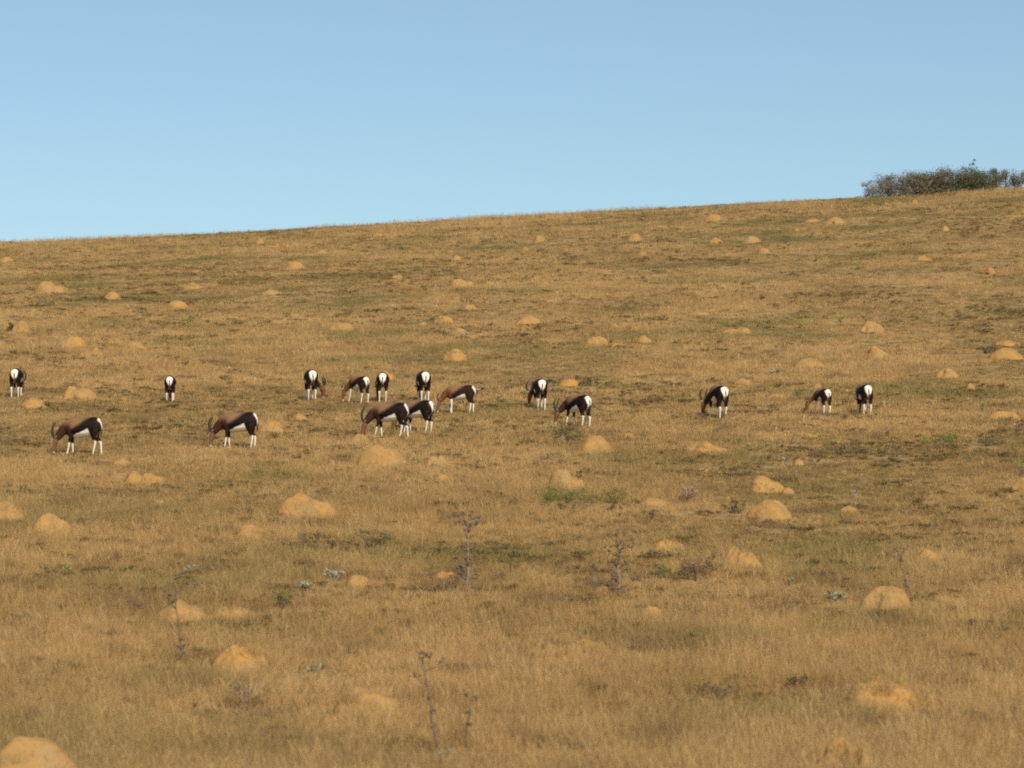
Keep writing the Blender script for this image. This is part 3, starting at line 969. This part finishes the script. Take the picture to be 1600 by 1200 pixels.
def dead_plant(label, base, top, kind, seed):
    x, y, z, s = hit(*base)
    rs = random.Random(seed)
    h = (base[1] - top[1]) / s + .05
    lean = (top[0] - base[0]) / s
    root = empty('dead_weed', (x, y, z))
    b = MB()
    n = 7
    main = []
    for i in range(n):
        t = i / (n - 1)
        main.append((lean * t ** .8 + rs.uniform(-.012, .012) * (0 < i), rs.uniform(-.012, .012), -.05 * (i == 0) + h * t))
    b.tube(main, np.linspace(.0155, .007, n), 6)
    b.build('stem', TWIG if kind == 'branchy' else DEADSTEM, root)
    def pt(t):
        f = t * (n - 1)
        i = min(int(f), n - 2)
        return Vector(main[i]).lerp(Vector(main[i + 1]), f - i)
    specs = {'stalk': [(rs.uniform(.62, 1.0), rs.uniform(.10, .2)) for _ in range(7)] + [(rs.uniform(.1, .5), .035) for _ in range(9)],
             'fork': [(.72, .22), (.86, .2), (.93, .17), (1., .08), (.55, .06), (.42, .05), (.3, .03), (.2, .03)],
             'bare': [(.95, .07), (.7, .05), (.5, .04), (1., .05)],
             'branchy': [(rs.uniform(.70, .97), rs.uniform(.10, .28)) for _ in range(13)] + [(rs.uniform(.08, .62), rs.uniform(.07, .2)) for _ in range(18)]}[kind]
    for t, L in specs:
        p = pt(min(t, .999))
        a = rs.uniform(0, 6.28)
        q = p + Vector((math.cos(a) * L, math.sin(a) * L * .6, L * rs.uniform(.35, .9)))
        m = p.lerp(q, .5) + Vector((0, 0, -L * .1))
        b = MB()
        b.tube([p, m, q], [.007, .006, .0035], 5)
        tw = b.build('twig', DEADSTEM, root)
        b = MB()
        for k in range(5 if L > .06 else 3):
            b.lump(q + Vector((rs.gauss(0, .022), rs.gauss(0, .022), rs.gauss(0, .016))), rs.uniform(.012, .022), 5)
        b.build('seed_head', SEEDHEAD, tw)
    tag(root, label, 'dead plant', 'dead weeds standing in the grass')
    plant_spots.append((x, y, .06))

dead_plant('dead flower stalk in front of the tall ochre mound at lower left', (288, 1040), (270, 908), 'stalk', 1)
dead_plant('grey branching dead weed standing left of centre in the foreground', (732, 926), (730, 818), 'branchy', 2)
dead_plant('thorny dead weed standing right of centre in the foreground', (968, 936), (966, 852), 'branchy', 3)
dead_plant('tall bare forked dead stalk at the bottom, left of two', (688, 1180), (660, 1036), 'fork', 4)
dead_plant('thin bare dead stalk at the bottom, right of two', (724, 1176), (735, 1100), 'bare', 5)
dead_plant('thin leaning dead weed right behind the mound with a burrow', (1428, 936), (1404, 872), 'fork', 6)
dead_plant('short dark dead weed left of the thorny one', (935, 940), (924, 890), 'bare', 7)

def dry_bush(label, px, py, wpx, hpx):
    x, y, z, s = hit(px, py)
    w, h = wpx / s, hpx / s + .04
    root = empty('dry_bush', (x, y, z))
    rs = random.Random(5)
    for i in range(26):
        a = rs.uniform(0, 6.28)
        r = rs.uniform(.15, .5) * w
        e = Vector((math.cos(a) * r, math.sin(a) * r, h * rs.uniform(.35, 1)))
        b = MB()
        b.tube([(0, 0, -.03), (e.x * .35, e.y * .35, e.z * .55), e], [.011, .009, .005], 5)
        b.tube([e * .7, e * .7 + Vector((rs.uniform(-.1, .1), rs.uniform(-.1, .1), rs.uniform(.02, .1)))], [.008, .004], 4)
        b.build('twig', PALETWIG, root)
    b = MB()
    leaf_cloud(b, 60, w, h, .035, .5, seed=4)
    b.build('foliage', REDLEAF, root, smooth=False)
    tag(root, label, 'bush', 'low bushes')
    plant_spots.append((x, y, w * .5))
dry_bush('pale dry twiggy bush on bare slope right of the low orange mound', 1075, 784, 36, 30)

# ------------------------------------------------------------------ thicket on the skyline
def thicket_shrub(label, px, py, wpx, hpx, mat, n, back=0.0, seed=0, trunks=4, spire=None):
    x, y, z, s = hit(px, py)
    y += back
    x += back * x / max(y, 1)
    z = float(ground_z(x, y))
    w, h = wpx / s * (1.3 if px < 1545 else 1.1), hpx / s * .92
    rs = random.Random(seed)
    random.seed(seed)
    root = empty('thicket_shrub', (x, y, z))
    tips = []
    tb = MB()
    for i in range(trunks):
        a = rs.uniform(0, 6.28)
        bx, by = rs.uniform(-.28, .28) * w, rs.uniform(-.22, .22) * w
        kx, ky = bx + math.cos(a) * .14 * w, by + math.sin(a) * .14 * w
        top = (bx + rs.uniform(-.22, .22) * w, by + rs.uniform(-.2, .2) * w, h * rs.uniform(.55, .8))
        k = (kx, ky, h * rs.uniform(.2, .35))
        tb.tube([(bx, by, -.15), k, top], [.055, .04, .018], 6)
        for j in range(9):
            t = rs.uniform(-.35, 1)
            p = Vector(k).lerp(Vector(top), t)
            q = p + Vector((rs.uniform(-.34, .34) * w, rs.uniform(-.28, .28) * w, rs.uniform(-.02, .30) * h))
            q.z = min(q.z, h * .97)
            tb.tube([p, p.lerp(q, .5) + Vector((0, 0, .05 * h)), q], [.02, .013, .007], 5)
            tips.append(q)
            for _ in range(3):
                q2 = p.lerp(q, rs.uniform(.3, .9)) + Vector((rs.uniform(-.16, .16) * w, rs.uniform(-.16, .16) * w, rs.uniform(0, .16) * h))
                tb.tube([p.lerp(q, .4), q2], [.011, .005], 4)
                tips.append(q2)
    if spire:
        p = Vector((spire * w, 0, h * .7))
        q = Vector((spire * w + .42, 0, h * 1.28))
        tb.tube([p, q], [.016, .006], 5)
        for t in (.75, 1.0):
            tips.append(p.lerp(q, float(t)))
    tb.build('trunk', TWIG, root)
    lb = MB()
    for i in range(int(n * 2.3)):
        q = rs.choice(tips)
        sp = .085 * h
        if q.z > h * .98:
            sp *= .35
        p = q + Vector((rs.gauss(0, sp), rs.gauss(0, sp), rs.gauss(0, sp * .8)))
        if p.z < .06:
            continue
        lb.leaf(p, (rs.uniform(-1, 1), rs.uniform(-1, 1), rs.uniform(-.4, 1)), rs.uniform(.07, .14), rs.uniform(.04, .07))
    for i in range(int(n * (1.1 if px < 1545 else .4))):
        a, r_ = rs.uniform(0, 6.28), .5 * math.sqrt(rs.random())
        p = Vector((math.cos(a) * r_ * w, math.sin(a) * r_ * w * .7, rs.uniform(.02, .5) * h * (1.15 - r_)))
        lb.leaf(p, (rs.uniform(-1, 1), rs.uniform(-1, 1), rs.uniform(-.2, 1)), rs.uniform(.07, .14), rs.uniform(.04, .07))
    lb.build('crown', mat, root, smooth=False)
    tag(root, label, 'shrub', 'shrubs of the thicket on the skyline')

thicket_shrub('grey sparse shrub at the left end of the thicket, lowest and leaning out', 1367, 303, 26, 30, THICK_GREY, 420, seed=11, trunks=3)
thicket_shrub('grey open shrub second from the left end of the thicket', 1388, 303, 34, 42, THICK_GREY, 900, seed=12, back=1.0)
thicket_shrub('grey-olive shrub third from the left end of the thicket', 1412, 303, 32, 36, THICK_GREY, 850, seed=13, trunks=4)
thicket_shrub('tall grey shrub left of the middle of the thicket', 1432, 302, 40, 46, THICK_GREY, 1250, seed=14, back=1.0, trunks=5)
thicket_shrub('olive brown bushy shrub in the middle of the thicket', 1455, 301, 42, 42, THICK_OLIVE, 1700, seed=15, trunks=5)
thicket_shrub('dense brown-olive shrub with bare pale branches right of the thicket middle', 1483, 298, 44, 46, THICK_OLIVE, 1900, seed=16, back=.6, trunks=6)
thicket_shrub('dark green shrub with a single twig rising above the thicket', 1509, 296, 38, 44, THICK_DARK, 1700, seed=17, trunks=5, spire=.1)
thicket_shrub('dark green shrub with tufted top, right of the one with the rising twig', 1529, 294, 32, 44, THICK_DARK, 1000, seed=18, trunks=4, back=.6)
thicket_shrub('olive open shrub right of the dark green ones in the thicket', 1552, 290, 26, 36, THICK_OLIVE, 650, seed=19, trunks=3, back=2)
thicket_shrub('narrow sparse grey shrub third from the right end of the thicket', 1566, 289, 24, 38, THICK_GREY, 560, seed=20, trunks=2, back=3)
thicket_shrub('thin see-through shrub second from the right end of the thicket', 1582, 288, 24, 36, THICK_GREY, 460, seed=21, trunks=2, back=3)
thicket_shrub('thin grey shrub cut by the right edge at the end of the thicket', 1598, 287, 26, 36, THICK_GREY, 480, seed=22, trunks=2, back=3)

# ------------------------------------------------------------------ grass
def tuft(nm, mat, n, hmin, hmax, spread, width, lean=.35, heads=False, seed=0):
    rs = random.Random(seed)
    V, Fc = [], []
    for i in range(n):
        a = rs.uniform(0, 6.28)
        r = spread * math.sqrt(rs.random())
        bx, by = math.cos(a) * r, math.sin(a) * r
        h = rs.uniform(hmin, hmax)
        a2 = a + rs.uniform(-.9, .9)
        ln = h * rs.uniform(.1, 1) * lean
        dx, dy = math.cos(a2) * ln, math.sin(a2) * ln
        w = width * rs.uniform(.6, 1.3)
        fa = rs.uniform(0, math.pi)
        sx, sy = math.cos(fa) * w / 2, math.sin(fa) * w / 2
        b = len(V)
        V += [(bx - sx, by - sy, -.03), (bx + sx, by + sy, -.03), (bx + dx * .35 - sx * .8, by + dy * .35 - sy * .8, h * .55), (bx + dx * .35 + sx * .8, by + dy * .35 + sy * .8, h * .55)]
        if heads:
            V += [(bx + dx * .8 - sx * 1.5, by + dy * .8 - sy * 1.5, h * .88), (bx + dx * .8 + sx * 1.5, by + dy * .8 + sy * 1.5, h * .88), (bx + dx * 1.15, by + dy * 1.15, h)]
            Fc += [(b, b + 1, b + 3, b + 2), (b + 2, b + 3, b + 5, b + 4), (b + 4, b + 5, b + 6)]
        else:
            V += [(bx + dx, by + dy, h)]
            Fc += [(b, b + 1, b + 3, b + 2), (b + 2, b + 3, b + 4)]
    me = bpy.data.meshes.new(nm)
    me.from_pydata(V, [], Fc)
    me.materials.append(mat)
    return bpy.data.objects.new(nm, me)

def heathlet(nm, mat, n, w, h, size, seed=0):
    random.seed(seed)
    b = MB()
    leaf_cloud(b, n, w, h, size, .4, seed=seed)
    me = bpy.data.meshes.new(nm)
    me.from_pydata(b.v, [], b.f)
    me.materials.append(mat)
    return bpy.data.objects.new(nm, me)

def scatter(name, label, protos, P, rotz, tilt, scl, pick):
    col = bpy.data.collections.new(name + '_source')
    for i, o in enumerate(protos):
        o.name = '%s_%02d' % (o.name, i)
        col.objects.link(o)
    me = bpy.data.meshes.new(name)
    n = len(P)
    me.vertices.add(n)
    me.vertices.foreach_set('co', np.asarray(P, np.float32).ravel())
    a = me.attributes.new('rot', 'FLOAT_VECTOR', 'POINT')
    a.data.foreach_set('vector', np.stack([tilt[:, 0], tilt[:, 1], rotz], 1).astype(np.float32).ravel())
    a = me.attributes.new('scl', 'FLOAT_VECTOR', 'POINT')
    a.data.foreach_set('vector', scl.astype(np.float32).ravel())
    a = me.attributes.new('pick', 'INT', 'POINT')
    a.data.foreach_set('value', pick.astype(np.int32))
    o = bpy.data.objects.new(name, me)
    COL.objects.link(o)
    ng = bpy.data.node_groups.new(name + '_nodes', 'GeometryNodeTree')
    ng.interface.new_socket('Geometry', in_out='INPUT', socket_type='NodeSocketGeometry')
    ng.interface.new_socket('Geometry', in_out='OUTPUT', socket_type='NodeSocketGeometry')
    gi, go = ng.nodes.new('NodeGroupInput'), ng.nodes.new('NodeGroupOutput')
    ci = ng.nodes.new('GeometryNodeCollectionInfo')
    ci.inputs['Collection'].default_value = col
    ci.inputs['Separate Children'].default_value = True
    ci.inputs['Reset Children'].default_value = True
    ip = ng.nodes.new('GeometryNodeInstanceOnPoints')
    ip.inputs['Pick Instance'].default_value = True
    def attr(nm, ty):
        q = ng.nodes.new('GeometryNodeInputNamedAttribute')
        q.data_type = ty
        q.inputs['Name'].default_value = nm
        return q.outputs['Attribute']
    L = ng.links.new
    L(gi.outputs[0], ip.inputs['Points'])
    L(ci.outputs[0], ip.inputs['Instance'])
    L(attr('pick', 'INT'), ip.inputs['Instance Index'])
    er = ng.nodes.new('FunctionNodeEulerToRotation')
    L(attr('rot', 'FLOAT_VECTOR'), er.inputs[0])
    L(er.outputs[0], ip.inputs['Rotation'])
    L(attr('scl', 'FLOAT_VECTOR'), ip.inputs['Scale'])
    L(ip.outputs[0], go.inputs[0])
    md = o.modifiers.new('scatter', 'NODES')
    md.node_group = ng
    tag(o, label, 'grass', kind='stuff')
    return o

def sample(dens, d0, d1, margin=3.0):
    """points on the ground in view with density dens(D) per square metre"""
    xs, ys = [], []
    for a in np.arange(d0, d1, 2.0):
        hw = .1775 * (a + 1) * 1.04 + margin
        k = rng.poisson(dens(a + 1) * 2.0 * 2 * hw)
        xs.append(rng.uniform(-hw, hw, k))
        ys.append(rng.uniform(a, a + 2.0, k))
    return np.concatenate(xs), np.concatenate(ys)

def near_things(x, y):
    """where a mound or plant leaves no room; a height factor, low in front of things; and how far a mound lifts the ground"""
    inside = np.zeros(len(x), bool)
    fac = np.ones(len(x))
    lift = np.zeros(len(x))
    for mx, my, r, H, cover in mound_spots:
        k = np.nonzero((np.abs(x - mx) < r * 2) & (np.abs(y - my) < r * 2))[0]
        d = np.sqrt((x[k] - mx) ** 2 + (y[k] - my) ** 2) / r
        rag = noise(x[k] * 3.1, y[k] * 3.1, seed=77)
        core = d < .76 + .2 * rag
        grown = core & (rng.random(len(k)) < cover * (.35 + d))
        inside[k[core & ~grown]] = True
        lift[k[grown]] = H * np.clip(1 - d[grown] ** 2 * 1.1, 0, 1) ** .8 - .02
        fac[k[grown]] = .6
        front = (d < 1.7) & (y[k] < my) & ~core
        fac[k[front]] = np.minimum(fac[k[front]], .9)
    for px, py, r in plant_spots:
        d = np.sqrt((x - px) ** 2 + ((y - py)) ** 2)
        inside |= d < r * .85
        fac[(d < r + .9) & (y < py)] *= .62
    for hx, hy in herd_spots:
        d = np.sqrt((x - hx) ** 2 + (y - hy) ** 2)
        fac[d < 1.3] = np.minimum(fac[d < 1.3], .88)
    return inside, fac, lift

def build_grass():
    protos = []
    for i in range(5):
        protos.append(tuft('tuft_fine', STRAW, 46, .045, .165, .115, .0041, .8, seed=i))          # 0-4 near
    for i in range(4):
        protos.append(tuft('tuft_wisp', PALE, 11, .11, .28, .085, .0031, .65, True, seed=20 + i))  # 5-8 near, seed heads
    for i in range(4):
        protos.append(tuft('tuft_far', STRAW, 32, .04, .135, .15, .0085, .9, seed=40 + i))         # 9-12 far
    for i in range(3):
        protos.append(tuft('tuft_wispfar', PALE, 8, .10, .22, .11, .0055, .6, True, seed=60 + i))  # 13-15 far
    for i in range(3):
        protos.append(tuft('tuft_olive', OLIVE, 38, .035, .11, .14, .009, .9, seed=80 + i))       # 16-18
    # names sort alphabetically inside the collection: far, fine, olive, wisp, wispfar
    order = sorted(range(len(protos)), key=lambda k: protos[k].name.split('.')[0] + '_%02d' % k)
    for r_, k in enumerate(order):
        protos[k].name = 'grass_tuft_%02d' % r_
    rank = {k: r_ for r_, k in enumerate(order)}
    srt = [protos[k] for k in order]
    x, y = sample(lambda d: 108 * (40 / max(d, 30)) ** 1.6, 27, 236)
    inside, fac, lift = near_things(x, y)
    keep = ~inside
    x, y, fac, lift = x[keep], y[keep], fac[keep], lift[keep]
    n = len(x)
    patch = fbm(x / 2.6, y / 4.5, seed=41, oct=3)
    patch2 = fbm(x / 9, y / 12, seed=47, oct=3)
    thick = sstep(-.35, .4, patch2 + .5 * patch)
    u = rng.random(n)
    far = rng.random(n) < sstep(55, 80, y)
    pick = np.where(far, rng.integers(9, 13, n), rng.integers(0, 5, n))
    wisp = u < .10 + .22 * thick + .25 * sstep(178, 200, y)
    pick = np.where(wisp, np.where(far, rng.integers(13, 16, n), rng.integers(5, 9, n)), pick)
    oliv = (patch2 + .7 * patch + .35 * rng.standard_normal(n)) < -.30
    pick = np.where(oliv, rng.integers(16, 19, n), pick)
    lut = np.array([rank[k] for k in range(len(protos))])
    pick = lut[pick]
    hs = (.62 + .5 * thick) * rng.uniform(.7, 1.25, n) * fac * np.interp(y, [34, 48, 62], [1.22, 1.1, 1.0])
    ws = rng.uniform(.8, 1.3, n) * np.interp(y, [40, 100, 200], [1, 1.15, 1.5])
    P = np.stack([x, y, ground_z(x, y) - .01 + lift], 1)
    hs = np.where(wisp, hs * (1 + .6 * sstep(178, 200, y)), hs)
    tilt = rng.normal(0, .12, (n, 2))
    scatter('dry_grass', 'dry straw-coloured grass covering the hillside', srt, P, rng.uniform(0, 6.28, n), tilt, np.stack([ws, ws, hs], 1), pick)
    print('grass tufts', n)

def build_heath():
    protos = [heathlet('heath_%d' % i, HEATH, 260, .95, .15, .055, seed=200 + i) for i in range(4)] + [heathlet('heath_%d' % (4 + i), OLIVE, 240, .9, .14, .06, seed=210 + i) for i in range(3)]
    x, y = sample(lambda d: 2.9 * (50 / max(d, 40)) ** .8, 27, 232)
    inside, fac, lift = near_things(x, y)
    a = fbm(x / 4.5, y / 4, seed=61, oct=3) + .5 * fbm(x / 16, y / 14, seed=67, oct=2) + .22 * np.exp(-((y - 48) / 5) ** 2) - .15 * sstep(42, 36, y)
    keep = ~inside & (a + .24 * rng.standard_normal(len(x)) > .09)
    x, y, a = x[keep], y[keep], a[keep]
    n = len(x)
    s_ = rng.uniform(.25, 1.0, n)
    P = np.stack([x, y, ground_z(x, y) - .015], 1)
    scatter('low_heath', 'low dark heath and olive scrub dotted through the grass', protos, P, rng.uniform(0, 6.28, n), rng.normal(0, .05, (n, 2)),
            np.stack([s_ * 1.2, s_, rng.uniform(.55, 1.1, n)], 1), rng.integers(0, 7, n))
    print('heath', n)

build_grass()
build_heath()
